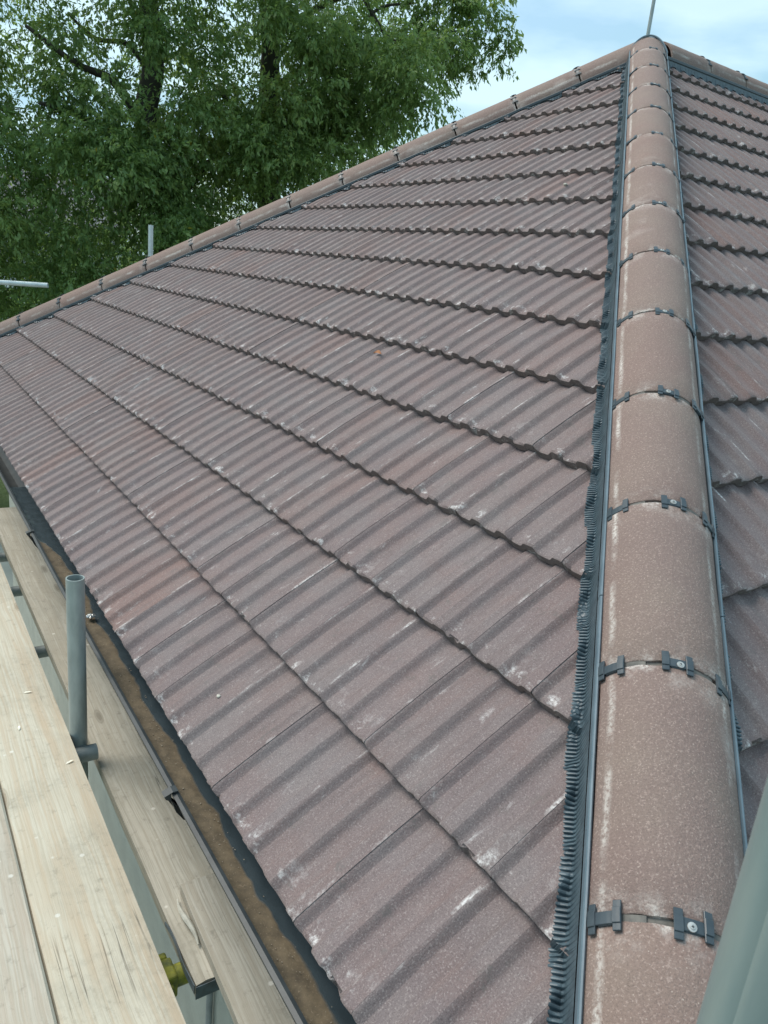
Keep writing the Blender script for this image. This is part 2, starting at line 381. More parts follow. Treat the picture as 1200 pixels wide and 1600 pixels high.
house = tag(empty('house'), 'house under a brown interlocking tiled hip roof with dry fixed half round hip tiles', 'house')
# cut lines (point, inward normal) in face coordinates (x right, v up the slope)
cA, cB = math.cos(AL) / math.tan(PH), None
dirn = Vector((-cA, 1)).normalized(); nn_ = Vector((-dirn.y, dirn.x))           # near hip of the left face: x = -cA*v, inside x smaller
CUT = .030
vA = KA * G; sA = vA * math.cos(AL) / math.tan(PH)
d2 = Vector((-sA + LE, vA)).normalized(); n2 = Vector((d2.y, -d2.x))            # far hip: from (-LE,0) to (-sA,vA)
cutsL = [(nn_.x * CUT, nn_.y * CUT, nn_.x, nn_.y), (-LE + n2.x * CUT, n2.y * CUT, n2.x, n2.y)]
cR = math.cos(ALR) / math.tan(PHR); d3 = Vector((cR, 1)).normalized(); n3 = Vector((d3.y, -d3.x))
vAR = KA * GR
XR = 9.0
cutsR = [(n3.x * CUT, n3.y * CUT, n3.x, n3.y), (0, vAR - .02, 0, -1)]
X0L = -S0; X0R = 0.065
tl = slope_tiles(FL, G, X0L, None, (-LE, 0), 15, cutsL)
tr = slope_tiles(FR, GR, X0R, None, (0, XR), 15, cutsR)
allt = sorted([(t, 'L') for t in tl] + [(t, 'R') for t in tr], key=lambda q: -q[0][0])
slopes = {}
def slope_base(name, Fm, pts, label=None):
    vs = [Fm @ Vector((p[0], p[1], -.05)) for p in pts] + [Fm @ Vector((p[0], p[1], -.075)) for p in pts]; n = len(pts)
    fs = [tuple(range(n)), tuple(range(2 * n - 1, n - 1, -1))] + [(i, i + n, (i + 1) % n + n, (i + 1) % n) for i in range(n)]
    o = mesh_obj(name, [Fm.inverted() @ v for v in vs], fs, M_felt, house); o.matrix_local = Fm; return o
slopes['L'] = slope_base('roof_slope', FL, [(-LE + .1, .03), (-.03, .03), (-sA, vA - .03)])
slopes['R'] = slope_base('roof_slope', FR, [(.03, .03), (XR, .03), (XR, vAR - .03), (vAR * cR, vAR - .03)])
LIMIT = 288
stuff = {'L': [], 'R': []}
for idx, (t, side) in enumerate(allt):
    size, k, n, M, cut, cuts, var, Fm = t
    me = TILES[var]
    if cut:
        me = cut_mesh(me, M, cuts)
        if me is None: continue
    if idx < LIMIT:
        o = obj('tile', me, slopes[side], M)
    else: stuff[side].append((me, M))
for side, lst in stuff.items():
    V = []; Fc = []; UVs = []; tid = []; b = 0
    for i, (me, M) in enumerate(lst):
        nv = len(me.vertices); co = np.zeros(nv * 3); me.vertices.foreach_get('co', co); co = co.reshape(-1, 3)
        A = np.array(M); co = co @ A[:3, :3].T + A[:3, 3]; V.append(co)
        uvd = np.zeros(len(me.loops) * 2); me.uv_layers[0].data.foreach_get('uv', uvd); UVs.append(uvd)
        for p in me.polygons: Fc.append([b + q for q in p.vertices]); tid.append((i * .6180339) % 1)
        b += nv
    me = bpy.data.meshes.new('far_tiles'); me.from_pydata(np.concatenate(V), [], Fc)
    u = me.uv_layers.new(name='UVMap'); u.data.foreach_set('uv', np.concatenate(UVs).astype(np.float32))
    a = me.attributes.new('tid', 'FLOAT', 'FACE'); a.data.foreach_set('value', np.array(tid, dtype=np.float32))
    me.shade_smooth(); me.set_sharp_from_angle(angle=R(27)); me.materials.append(M_tile); me.update()
    o = obj('far_tile', me, slopes[side]); o['kind'] = 'stuff'
# back slope behind the far hip and the ridge (out of sight from here)
cornerL = eL * LE
RE = APEX + eR * (XR - vAR * cR)
backE = cornerL + eR * XR
bs = MB(); bs.add([cornerL, APEX, RE, backE], [(0, 3, 2, 1)]); bo = bs.build('roof_slope', M_tile, house)

# ------------------------------------------------------------------ hips and ridge
def arc_pts(rad, a0=-60, a1=60, n=22):
    return [(rad * math.sin(R(a0 + (a1 - a0) * i / n)), rad * math.cos(R(a0 + (a1 - a0) * i / n))) for i in range(n + 1)]
RT = .132; HT = .079; EX0 = RT * math.sin(R(60)); EZ0 = HT - RT + RT * math.cos(R(60))     # tile radius, crown height above the roof's hip line (square to it)
def ridge_tile_mesh(seed, length, half=60):
    ny = 7; n = 26; V = []; F = []; UV = []
    ys = [0, .003] + [length * t for t in (.2, .4, .6, .8)] + [length - .003, length]
    for layer, rr in ((0, RT), (1, RT - .014)):
        for j, y in enumerate(ys):
            e = -.002 if j in (0, len(ys) - 1) and layer == 0 else 0
            for i, (x, z) in enumerate(arc_pts(rr + e, -half, half, n=n)):
                nz = .0014 * noise.noise(Vector((x * 14 + seed * 9, y * 9, z * 14))); yo = .0028 * noise.noise(Vector((x * 40, seed * 3.7 + y * 90, z * 40))) if j in (0, 1, len(ys) - 2, len(ys) - 1) else 0
                V.append((x * (1 + nz * 6), y + yo, z + nz + HT - RT)); UV.append((i / n, y / length))
    m = n + 1; ly = len(ys) * m
    for j in range(len(ys) - 1):
        for i in range(n):
            a = j * m + i; F.append((a, a + 1, a + m + 1, a + m)); F.append((ly + a, ly + a + m, ly + a + m + 1, ly + a + 1))
        for i in (0, n): a = j * m + i; F.append((a, a + m, ly + a + m, ly + a) if i == 0 else (a, ly + a, ly + a + m, a + m))
    for j in (0, len(ys) - 1):
        for i in range(n):
            a = j * m + i; F.append((a, ly + a, ly + a + 1, a + 1) if j == 0 else (a, a + 1, ly + a + 1, ly + a))
    me = bpy.data.meshes.new('ridge_tile'); me.from_pydata(V, [], F); uvl = me.uv_layers.new(name='UVMap')
    li = np.zeros(len(me.loops), dtype=np.int32); me.loops.foreach_get('vertex_index', li)
    uvl.data.foreach_set('uv', np.array(UV, dtype=np.float32)[li].ravel())
    me.shade_smooth(); me.set_sharp_from_angle(angle=R(40)); me.materials.append(M_ridge); return me
def bent(x, y, z):   # (along the arc, along the hip, out) -> local
    a = x / RT; return Vector(((RT + z) * math.sin(a), y, (RT + z) * math.cos(a) + HT - RT))
def bent_box(mb, x0, x1, y0, y1, z0, z1, n=4, taper=0):
    vs = []
    for i in range(n + 1):
        x = x0 + (x1 - x0) * i / n
        for (y, z) in ((y0, z0), (y1, z0), (y1, z1), (y0, z1)): vs.append(bent(x, y, z))
    fs = [(0, 3, 2, 1), tuple(4 * n + i for i in range(4))]
    for i in range(n):
        for q in range(4): fs.append((4 * i + q, 4 * i + (q + 1) % 4, 4 * i + 4 + (q + 1) % 4, 4 * i + 4 + q))
    mb.add(vs, fs)
def clip_mesh(xc, skew=0):
    mb = MB()
    for sg in (-1, 1):
        x = xc + sg * .0205; off = sg * skew
        bent_box(mb, x - .0062, x + .0062, -.022 + off, .020 + off, .0015, .0052, 2)
        bent_box(mb, x - .0062, x + .0062, -.012 + off, .010 + off, .0052, .0072, 2)
    bent_box(mb, xc - .015, xc + .015, -.011, .007, .0005, .0040, 3)
    bent_box(mb, xc - .012, xc + .012, -.012, -.008, -.014, .0020, 3)
    me = bpy.data.meshes.new('joint_clip'); me.from_pydata([tuple(v) for v in mb.v], [], mb.f); me.materials.append(M_plastic)
    bm = bmesh.new(); bm.from_mesh(me); bmesh.ops.recalc_face_normals(bm, faces=bm.faces)
    bmesh.ops.bevel(bm, geom=bm.edges[:], offset=.0008, segments=1, affect='EDGES'); bm.to_mesh(me); bm.free()
    me.update(); return me
CLIPS = [clip_mesh(.014, .003), clip_mesh(-.106, .001), clip_mesh(.115, -.001)]
CLIPS2 = [clip_mesh(.012, -.001), clip_mesh(-.109, -.001), clip_mesh(.113, .002)]
def screw_mesh(xc):
    mb = MB(); c = bent(xc, -.002, .0042); nrm = Vector((math.sin(xc / RT), 0, math.cos(xc / RT))); q = nrm.to_track_quat('Z', 'Y').to_matrix().to_4x4()
    M = Matrix.Translation(c) @ q; n = 16
    vs = [M @ Vector((r * math.cos(2 * math.pi * k / n), r * math.sin(2 * math.pi * k / n), z)) for (r, z) in ((.0068, 0), (.0066, .0014), (.0040, .0018), (.0036, .0028), (.0018, .0030)) for k in range(n)]
    fs = [(i * n + k, i * n + (k + 1) % n, (i + 1) * n + (k + 1) % n, (i + 1) * n + k) for i in range(4) for k in range(n)] + [tuple(4 * n + k for k in range(n))]
    mb.add(vs, fs); me = bpy.data.meshes.new('screw'); me.from_pydata([tuple(v) for v in mb.v], [], mb.f); me.materials.append(M_screw); me.materials.append(M_dark)
    b = len(me.polygons); me.polygons[b - 1].material_index = 0
    bm = bmesh.new(); bm.from_mesh(me)
    for (a, b_) in ((.0024, .0006), (.0006, .0024)):
        r = bmesh.ops.create_cube(bm, size=1, matrix=M @ Matrix.Translation((0, 0, .003)) @ Matrix.Diagonal((a * 1.6, b_ * 1.6, .0008, 1)))
        for f in {f for v in r['verts'] for f in v.link_faces}: f.material_index = 1
    bm.to_mesh(me); bm.free(); me.shade_smooth(); me.set_sharp_from_angle(angle=R(35)); return me
SCREW = screw_mesh(.014)
def seal_mesh():
    mb = MB(); rs = random.Random(5); a = -.178
    bent_box(mb, -.136, .136, -.014, .014, -.013, -.0075, 24)
    for (x0, x1) in ((-.10, -.045), (.03, .085), (.095, .12), (-.135, -.125)): bent_box(mb, x0, x1, -.0055, .0048, -.0075, -.0035, 5)
    me = bpy.data.meshes.new('joint_seal'); me.from_pydata([tuple(v) for v in mb.v], [], mb.f); me.materials.append(M_seal)
    bm = bmesh.new(); bm.from_mesh(me); bmesh.ops.recalc_face_normals(bm, faces=bm.faces); bm.to_mesh(me); bm.free(); return me
SEAL = seal_mesh()

def hip_line(A, B, joints, sides, l_first=0, detail=1.0, clips=True, screws=True, railm=None, strip=.151, deep=False):
    EX, EZ = (RT * .998, HT - RT + .006) if deep else (EX0, EZ0)
    """A hip or ridge from A to B; joints: distances along it; sides: [(sign, face matrix, x0, g), ...]"""
    Y = (B - A).normalized(); Xv = Y.cross(Vector((0, 0, 1))).normalized(); Z = Xv.cross(Y)
    M = Matrix(((Xv.x, Y.x, Z.x, A.x), (Xv.y, Y.y, Z.y, A.y), (Xv.z, Y.z, Z.z, A.z), (0, 0, 0, 1)))
    Mi = M.inverted(); Lh = (B - A).length; length = joints[1] - joints[0]
    rv, rf, col = [], [], []
    # the pleated strips, one mesh that carries the rest
    mb = MB()
    for (sg, Fm, x0, g) in sides:
        Fi = Fm.inverted(); pitch = .0088 / detail; nP = int(Lh / pitch); na = 9; rows = []
        for ip in range(nP * 6 + 1):
            ph = ip % 6; y = min((ip // 6 + (0, .08, .30, .50, .62, .86)[ph]) * pitch, Lh - .001)
            crump = max(0, noise.noise(Vector((y * 7, sg * 3, 1))) - .18) * 2.2; crump = min(crump, 1)
            ww = strip + .0045 * noise.noise(Vector((y * 5.5, sg, 9))) + .004 * (math.floor(y * 6.1) % 2) + .0018 * noise.noise(Vector((y * 120, sg, 2)))
            ww += (-.0028 if ph in (4, 5) else .0012 * noise.noise(Vector((ip // 6 * 1.7, 3.1, sg))))
            row = []
            for j in range(na):
                t = j / (na - 1); x = EX + .010 + (ww - EX - .010) * t
                yy = y + crump * .006 * noise.noise(Vector((y * 60, t * 3, 4 + sg)))
                # the plane's height below the hip at this lateral offset, draped on the tiles
                Pw = M @ Vector((sg * x, yy, 0)); q = Fi @ Pw
                # move straight down local Z until on the face plane
                dz = Fi.to_3x3() @ Z; tt = -q.z / dz.z; q2 = q + dz * tt
                h = surf(q2.x, max(q2.y, 0), x0, g); h = h * .75 + .004 - .004 * (1 - t)
                zz = tt + h / dz.z + .0035; zz = zz + (max(zz, EZ - .020) - zz) * max(0, 1 - 3.2 * t) ** 1.5
                amp = (.0025 * (1 - .7 * crump)) * (.6 + .4 * math.sin(t * math.pi))
                zz += (amp * .6, amp, amp * 1.1, amp * .8, -amp * 1.5, -amp * 1.5)[ph] * (.35 + .65 * min(1, t * 3)) + crump * .004 * noise.noise(Vector((y * 90, t * 5, 8)))
                row.append(Vector((sg * x, yy, zz)))
            rows.append(row)
        vs = [v for r_ in rows for v in r_]; fs = []
        for a in range(len(rows) - 1):
            for j in range(na - 1):
                q = a * na + j; fs.append((q, q + 1, q + na + 1, q + na) if sg > 0 else (q, q + na, q + na + 1, q + 1))
        mb.add(vs, fs)
    roll = mb.build('hip_roll', M_roll, house); roll.matrix_local = M
    # rails along the tile edges, in lengths
    for (sg, Fm, x0, g) in sides:
        y = .0; li = 0
        while y < Lh - .05:
            y1 = min(y + 1.18, Lh); rb = MB()
            zc = HT - RT
            sec = [(EX - .001, EZ - .024), (EX + .0005, EZ + .002), (EX + .003, EZ + .0058), (EX + .0060, EZ + .0052), (EX + .0080, EZ + .002), (EX + .0095, EZ - .012), (EX + .0080, EZ - .0125), (EX + .006, EZ - .004), (EX + .003, EZ - .022)]
            n = 8; vs = []; m = len(sec)
            for i in range(n + 1):
                yy = y + .0015 + (y1 - y - .003) * i / n; wob = .0012 * noise.noise(Vector((yy * 3, sg, 2)))
                vs += [Vector((sg * (a + wob), yy, b + wob)) for a, b in sec]
            fs = [tuple(range(m)) if sg < 0 else tuple(range(m - 1, -1, -1)), tuple(n * m + i for i in (range(m - 1, -1, -1) if sg < 0 else range(m)))]
            for i in range(n):
                for k in range(m):
                    k2 = (k + 1) % m; q = (i * m + k, i * m + k2, (i + 1) * m + k2, (i + 1) * m + k); fs.append(q if sg > 0 else q[::-1])
            rb.add(vs, fs); ro = rb.build('edge_rail', railm or M_rail, roll); recalc(ro); y = y1; li += 1
    for i in range(len(joints) - 1):
        y0, y1 = joints[i], joints[i + 1]
        rs = random.Random(i * 7 + int(Lh * 100))
        me = (RDEEP if deep else RMESH)[(i + int(Lh)) % 4]
        if abs((y1 - y0) - length) > .01: me = ridge_tile_mesh(50 + i, y1 - y0 - .010, 87 if deep else 60)
        obj('ridge_tile', me, roll, Matrix.Translation((rs.uniform(-.0018, .0018), y0 + .005, rs.uniform(-.0016, .0016))) @ Matrix.Rotation(rs.uniform(-.006, .006), 4, 'Z') @ Matrix.Rotation(rs.uniform(-.005, .005), 4, 'X'))
        if i > 0:
            T = Matrix.Translation((0, y0, 0))
            obj('joint_seal', SEAL, roll, T)
            if clips:
                for c in (CLIPS if i % 2 else CLIPS2): obj('joint_clip', c, roll, T @ Matrix.Translation((0, rs.uniform(-.003, .003), 0)) @ Matrix.Rotation(rs.uniform(-.03, .03), 4, 'Z') @ Matrix.Rotation(rs.uniform(-.04, .04), 4, 'Y'))
                if screws: obj('screw', SCREW, roll, T)
    return roll, M
sl = math.hypot(1, geo)          # slope length per metre of plan along the near hip
HG = .4032 * sl; HJ0 = .4414 * sl + .047
RMESH = [ridge_tile_mesh(s, HG - .010) for s in range(4)]; RDEEP = [ridge_tile_mesh(s + 9, HG - .010, 87) for s in range(4)]
O = Vector((0, 0, 0))
jn = [-.03] + [HJ0 + i * HG for i in range(13)]; lenh = APEX.length
jn = [j for j in jn if j < lenh - .12] + [lenh + .02]
jn_full = jn
hip1, MH = hip_line(O, APEX, [jn[1] - HG] + jn[1:], [(-1, FL, X0L, G), (1, FR, X0R, GR)])
# far hip, from its own eave corner up to the apex
dA = APEX - cornerL; lh2 = dA.length
FBm = None
j2 = [lh2 - .02 - HG * i for i in range(15)]; j2 = sorted([j for j in j2 if j > -.1])
hip2, MH2 = hip_line(cornerL, APEX, j2, [(1, FL, X0L, G)], detail=.5, railm=M_plastic, strip=.158, deep=True)
j3 = [.10 + HG * i for i in range(12)]
hip3, MH3 = hip_line(APEX, RE, j3, [(1, FR, X0R, GR)], detail=.5, railm=M_plastic, strip=.158, deep=True)
# apex: rail arch and cap
mb = MB(); pts = []
for i in range(25):
    a = R(-62 + 124 * i / 24); pts.append(Vector(((RT + .006) * math.sin(a), lenh - .12 + .14 * math.cos(a * 1.4), (RT + .006) * math.cos(a) + HT - RT)))
mb.tube(pts, .0065, 6); ar = mb.build('apex_rail', M_rail, hip1, True)
mb = MB(); n = 20; vs = []; fs = []
for j in range(7):
    b = R(90 * j / 6)
    for i in range(n + 1):
        a = R(-70 + 140 * i / n); vs.append(Vector((RT * .99 * math.sin(a) * math.cos(b), lenh + .015 + .07 * math.sin(b), RT * .99 * math.cos(a) * math.cos(b) + HT - RT)))
for j in range(6):
    for i in range(n): q = j * (n + 1) + i; fs.append((q, q + 1, q + n + 2, q + n + 1))
mb.add(vs, fs); cp = mb.build('hip_cap', M_ridge, hip1, True)

# ------------------------------------------------------------------ eaves, gutter, walls
def SN(s, n, z=0): return eL * s + nL * n + Vector((0, 0, z))
ML = Matrix(((eL.x, nL.x, 0, 0), (eL.y, nL.y, 0, 0), (0, 0, 1, 0), (0, 0, 0, 1)))   # local X = along the eave (s), Y = inwards (n); mirrored frame
ML3 = Matrix(((eL.x, -nL.x, 0, 0), (eL.y, -nL.y, 0, 0), (0, 0, 1, 0), (0, 0, 0, 1)))    # proper rotation: local Y = outwards
def sweep(name, sec, s0, s1, m, parent, n=40, closed=True, wob=0, jit=None):
    vs = []; fs = []; k = len(sec)
    for i in range(n + 1):
        s = s0 + (s1 - s0) * i / n
        for q, (a, b) in enumerate(sec):
            dn, dz = jit(s, q) if jit else (0, 0); vs.append(SN(s, a + dn, b + dz))
    for i in range(n):
        for q in range(k if closed else k - 1): q2 = (q + 1) % k; fs.append((i * k + q, i * k + q2, (i + 1) * k + q2, (i + 1) * k + q))
    if closed: fs += [tuple(range(k)), tuple(n * k + q for q in range(k - 1, -1, -1))]
    o = mesh_obj(name, vs, fs, m, parent, True, 30); recalc(o); return o
gsec = [(-.064, -.047), (-.056, -.044), (-.048, -.047), (-.046, -.062), (-.043, -.085), (-.030, -.112), (-.005, -.124), (.025, -.124), (.050, -.105), (.058, -.080), (.060, -.040),
        (.063, -.040), (.062, -.082), (.053, -.110), (.026, -.129), (-.006, -.129), (-.034, -.117), (-.049, -.088), (-.053, -.058), (-.061, -.054)]
gut = sweep('gutter', gsec, -.10, 8.15, M_gutter, house, 60, jit=lambda s, q: (.002 * math.sin(s * 1.7), .0015 * math.sin(s * 2.3)))
Ms = MAT('gutter_silt', .75, 0, .5)
v = Ms.coords('Object'); dd = Ms.noise(v, 30, 5, .7)
brown = Ms.mix(Ms.ramp(dd, [(.3, 0.), (.65, 1.)]), (.060, .047, .030), (.13, .100, .062))
brown = Ms.mix(Ms.ramp(Ms.noise(v, 220, 3, .7), [(.6, 0.), (.75, .7)]), brown, (.33, .27, .20))
at = Ms.n('ShaderNodeAttribute', attribute_name='wet')
blk = Ms.ramp(Ms.math('ADD', at.outputs['Fac'], Ms.math('MULTIPLY', Ms.math('SUBTRACT', Ms.noise(v, 7, 4, .5), .5), .8)), [(.46, 0.), (.54, 1.)])
Ms.col(Ms.mix(blk, brown, (.045, .062, .072))); Ms.l(Ms.ramp(blk, [(0, .85), (1, .22)]), Ms.b.inputs['Roughness']); Ms.bump(dd, .4, .004)
vs = []; fs = []; wet = []; nsl = 260; kk = 14
for i in range(nsl + 1):
    s = -.08 + 4.1 * i / nsl
    for j in range(kk):
        n_ = -.0455 + .103 * j / (kk - 1); h = .004 * noise.noise(Vector((s * 22, n_ * 40, 3))) + .002 * noise.noise(Vector((s * 70, n_ * 90, 5)))
        fade = max(0, (s - 2.9)) * .016
        z = -.082 + h - fade - .006 * max(0, (n_ - 0) / .05); vs.append(SN(s, n_, z))
        wet.append(min(1, max(0, .17 + (n_ + .010) * 14 + max(0, (s - 2.95)) * 3 + .18 * noise.noise(Vector((s * 5, 0, 2))))))
for i in range(nsl):
    for j in range(kk - 1): q = i * kk + j; fs.append((q, q + 1, q + kk + 1, q + kk))
si = mesh_obj('silt', vs, fs, Ms.m, gut, True); a = si.data.attributes.new('wet', 'FLOAT', 'POINT'); a.data.foreach_set('value', wet)
recalc(si)
if si.data.polygons[0].normal.z < 0: si.data.flip_normals()
grs = random.Random(8); bmg = bmesh.new()
for i in range(200):
    s_ = grs.uniform(.2, 3.0); n_ = grs.uniform(-.042, .02); rr_ = grs.uniform(.0007, .0022)
    r_ = bmesh.ops.create_icosphere(bmg, subdivisions=1, radius=rr_, matrix=Matrix.Translation(SN(s_, n_, -.0795)) @ Matrix.Diagonal((1, grs.uniform(.5, 1), .6, 1)))
me = bpy.data.meshes.new('grit'); bmg.to_mesh(me); bmg.free(); me.materials.append(plain('grit_stone', (.20, .165, .12), .8, 0, (.34, .30, .24), 40)); obj('grit', me, gut)['kind'] = 'stuff'
# gutter brackets
for s in (1.31, 3.15, 4.95, 6.7):
    mb = MB(); b0 = len(mb.v)
    sec = [(-.066, -.040), (-.066, -.060), (-.054, -.095), (-.036, -.122), (-.004, -.135), (.03, -.135), (.058, -.115), (.066, -.08), (.066, -.05), (.070, -.05), (.071, -.12), (.03, -.139), (-.006, -.139), (-.036, -.121), (-.0535, -.092), (-.0620, -.064), (-.078, -.054), (-.082, -.046), (-.070, -.041), (-.062, -.0375), (-.05, -.038), (-.05, -.042)]
    k = len(sec); vs = [SN(s + ds, a, b) for ds in (-.011, .011) for a, b in sec]
    fs = [tuple(range(k)), tuple(range(2 * k - 1, k - 1, -1))] + [(q, (q + 1) % k, k + (q + 1) % k, k + q) for q in range(k)]
    mb.add(vs, fs); o = mb.build('bracket', M_gutter, gut); recalc(o)
# gutter round the corner on the right-hand eave
def SNR(t, n, z): return eR * t + nR * n + Vector((0, 0, z))
vs = []; fs = []; k = len(gsec)
for i in range(11):
    for (a, b) in gsec: vs.append(SNR(-.02 + (XR + .1) * i / 10 + (.0 if i else 0), a, b))
for i in range(10):
    for q in range(k): q2 = (q + 1) % k; fs.append((i * k + q, i * k + q2, (i + 1) * k + q2, (i + 1) * k + q))
fs += [tuple(range(k)), tuple(10 * k + q for q in range(k - 1, -1, -1))]
g2 = mesh_obj('gutter', vs, fs, M_gutter, house, True, 30); recalc(g2)
GZ = -3.0
sweep('fascia', [(.066, -.05), (.066, -.24), (.086, -.24), (.086, -.05)], .09, 7.95, M_fascia, house, 2)
sweep('soffit', [(.088, -.222), (.088, -.236), (.42, -.236), (.42, -.222)], .2, 7.8, M_fascia, house, 2)
mb = MB()
cn = [SN(.42, .42), SN(LE - .42, .42), None, None]
c0 = Vector((0, .60, 0)); c1 = cornerL + Vector((.6, 0, 0)); c2 = c1 + eR * (XR - .5); c3 = c0 + eR * (XR - .5)
vs = [v + Vector((0, 0, z)) for z in (GZ - .2, -.20) for v in (c0, c1, c2, c3)]
mb.add(vs, [(0, 4, 5, 1), (1, 5, 6, 2), (2, 6, 7, 3), (3, 7, 4, 0), (4, 7, 6, 5), (0, 1, 2, 3)]); wl = mb.build('wall', M_wall, house); recalc(wl)
# a cable conduit on the wall
mb = MB(); pt = c0 + (c1 - c0).normalized() * 1.75 - nL * .02; mb.tube([pt + Vector((0, 0, -2.9)), pt + Vector((0, 0, -.3))], .014, 10); mb.build('conduit', M_galv_dark, house, True)

# ------------------------------------------------------------------ ground
Mg = MAT('grass', .95, 0, .2); v = Mg.coords('Object')
Mg.col(Mg.mix(Mg.noise(v, .6, 6, .6), (.045, .075, .025), (.085, .11, .04))); Mg.bump(Mg.noise(v, 8, 5, .7), .8, .1)
mb = MB(); mb.add([(-600, -600, GZ), (600, -600, GZ), (600, 600, GZ), (-600, 600, GZ)], [(0, 1, 2, 3)]); tag(mb.build('ground', Mg.m), kind='structure')
M_pave = plain('concrete_paving', (.34, .35, .31), .9, 0, (.27, .28, .25), 3, .002, 80)
mb = MB(); q = [SN(-1.6, -9, GZ + .03), SN(26, -9, GZ + .03), SN(26, .9, GZ + .03), SN(-1.6, .9, GZ + .03)]
qb = [p - Vector((0, 0, .1)) for p in q]; mb.add(q + qb, [(0, 1, 2, 3), (0, 4, 5, 1), (1, 5, 6, 2), (2, 6, 7, 3), (3, 7, 4, 0)]); o = mb.build('path', M_pave); recalc(o); tag(o, kind='structure')
if o.data.polygons[0].normal.z < 0: o.data.flip_normals()

# ------------------------------------------------------------------ scaffold
def board(name, s0, s1, n0, n1, ztop, thk, m, label, seed=0, cham=False, rough=0, rot=0.0, group=None, warp=.0):
    """a board laid along the eave; local X along it"""
    nx, ny = max(30, int((s1 - s0) * 14)), 8; V = []; F = []; Ls = s1 - s0; Wd = n1 - n0
    def P(i, j, top):
        x = -Ls / 2 + Ls * i / nx; y = -Wd / 2 + Wd * j / ny
        if cham and i >= nx - 1:
            y *= .80 if i == nx else 1.0
        e = .0014 * noise.noise(Vector((x * 6, y * 5, seed))) + warp * math.sin(x * .9 + seed)
        sidew = .0022 * noise.noise(Vector((x * 3.1, (1 if j else -1) * 7, seed + 4))) if j in (0, ny) else 0
        if rough and j == ny: sidew += rough * (noise.noise(Vector((x * 22, 5, seed))) + .4 * noise.noise(Vector((x * 60, 5, seed))))
        end = .004 * noise.noise(Vector((y * 30, i, seed + 3))) if i in (0, nx) else 0
        z = (0 if top else -thk) + e
        if top and j in (0, ny): z -= .0025
        return Vector((x + end, y + sidew, z))
    for top in (1, 0):
        for i in range(nx + 1):
            for j in range(ny + 1): V.append(P(i, j, top))
    m1 = ny + 1; T = (nx + 1) * m1
    for i in range(nx):
        for j in range(ny):
            a = i * m1 + j; F.append((a, a + m1, a + m1 + 1, a + 1)); F.append((T + a, T + a + 1, T + a + m1 + 1, T + a + m1))
        for j in (0, ny): a = i * m1 + j; F.append((a, T + a, T + a + m1, a + m1) if j == 0 else (a, a + m1, T + a + m1, T + a))
    for i in (0, nx):
        for j in range(ny): a = i * m1 + j; F.append((a, a + 1, T + a + 1, T + a) if i == 0 else (a, T + a, T + a + 1, a + 1))
    o = mesh_obj(name, V, F, m, None, True, 40); recalc(o)
    c = SN((s0 + s1) / 2, (n0 + n1) / 2, ztop)
    o.matrix_world = Matrix.Translation(c) @ ML3 @ Matrix.Rotation(rot, 4, 'Z')
    tag(o, label, 'scaffold board', group); return o
BG = 'scaffold boards laid along the eave'
board('scaffold_board', -1.9, 5.6, -.352, -.144, -.300, .038, M_wood_new, 'pale new board lying next to the gap where the short grey tube stands', 1, group=BG)
board('scaffold_board', -1.9, 5.2, -.570, -.361, -.303, .038, M_wood_pink, 'pinkish fine grained board at the bottom left corner, beyond the dark joint', 2, group=BG)
board('scaffold_board', -1.9, 5.4, -.786, -.578, -.300, .038, M_wood_new, 'pale board under the photographer, outermost in the row', 3, group=BG)
board('scaffold_board', 1.105, 4.62, -.068, .138, -.400, .038, M_wood_old2, 'weathered grey board running beside the black gutter, broken corner at its near end', 4, cham=True, group=BG)
board('scaffold_board', -1.5, 1.365, -.071, .122, -.370, .030, M_wood_old, 'grey board with a rough split edge lapped over the end of another beside the gutter', 5, rough=.006, rot=R(-2.2), group=BG)
# metal band and coupler at the broken end
frame_o = tag(empty('scaffold', SN(2.0, -.118, GZ + .03)), 'galvanised tube scaffold carrying the boards, one short standard poking up beside the gutter', 'scaffold')
fr_inv = Matrix.Translation(-frame_o.location)
def part_tube(pts, name, rad=.0245, m=M_galv, n=20, hollow=False):
    mb = MB(); pts = [Vector(p) - frame_o.location for p in pts]; mb.tube(pts, rad, n, inner=rad * .86 if hollow else None)
    o = mb.build(name, m, frame_o, True, 40); recalc(o); return o
part_tube([SN(2.02, -.117, GZ + .05), SN(2.02, -.117, .205)], 'standard', .0258, M_galv, 28, True)
part_tube([SN(-1.7, -.117, GZ + .05), SN(-1.7, -.117, .2)], 'standard', .0245, M_galv, 16, True)
for s in (-1.7, 2.25, 6.1): part_tube([SN(s, -1.25, GZ + .05), SN(s, -1.25, 1.0)], 'standard', .0245, M_galv, 16, True)
part_tube([SN(5.7, -.117, GZ + .05), SN(5.7, -.117, -.3)], 'standard', .0245, M_galv_dark, 16, True)
part_tube([SN(1.985, -1.35, -.363), SN(1.985, -.072, -.363)], 'transom', .0245, M_galv_dark, 20, True)
part_tube([SN(-.9, -1.35, -.363), SN(-.9, -.10, -.363)], 'transom', .0245, M_galv_dark, 20, True)
for s in (2.88, 3.52, 3.98): part_tube([SN(s, -.112, -.4635), SN(s + .01, .32, -.4635)], 'transom', .0245, M_galv_dark, 20, True)
for s in (1.20,): part_tube([SN(s, -.15, -.4635), SN(s, .33, -.4635)], 'transom', .0245, M_yellow, 20, True)
for s in (4.3,): part_tube([SN(s, -1.35, -.363), SN(s, -.155, -.363)], 'transom', .0245, M_galv_dark, 20, True)
for n_ in (-.165, -1.20): part_tube([SN(-2.2, n_, -.412 - .0), SN(6.4, n_, -.412)], 'ledger', .0235, M_galv_dark, 16, True)
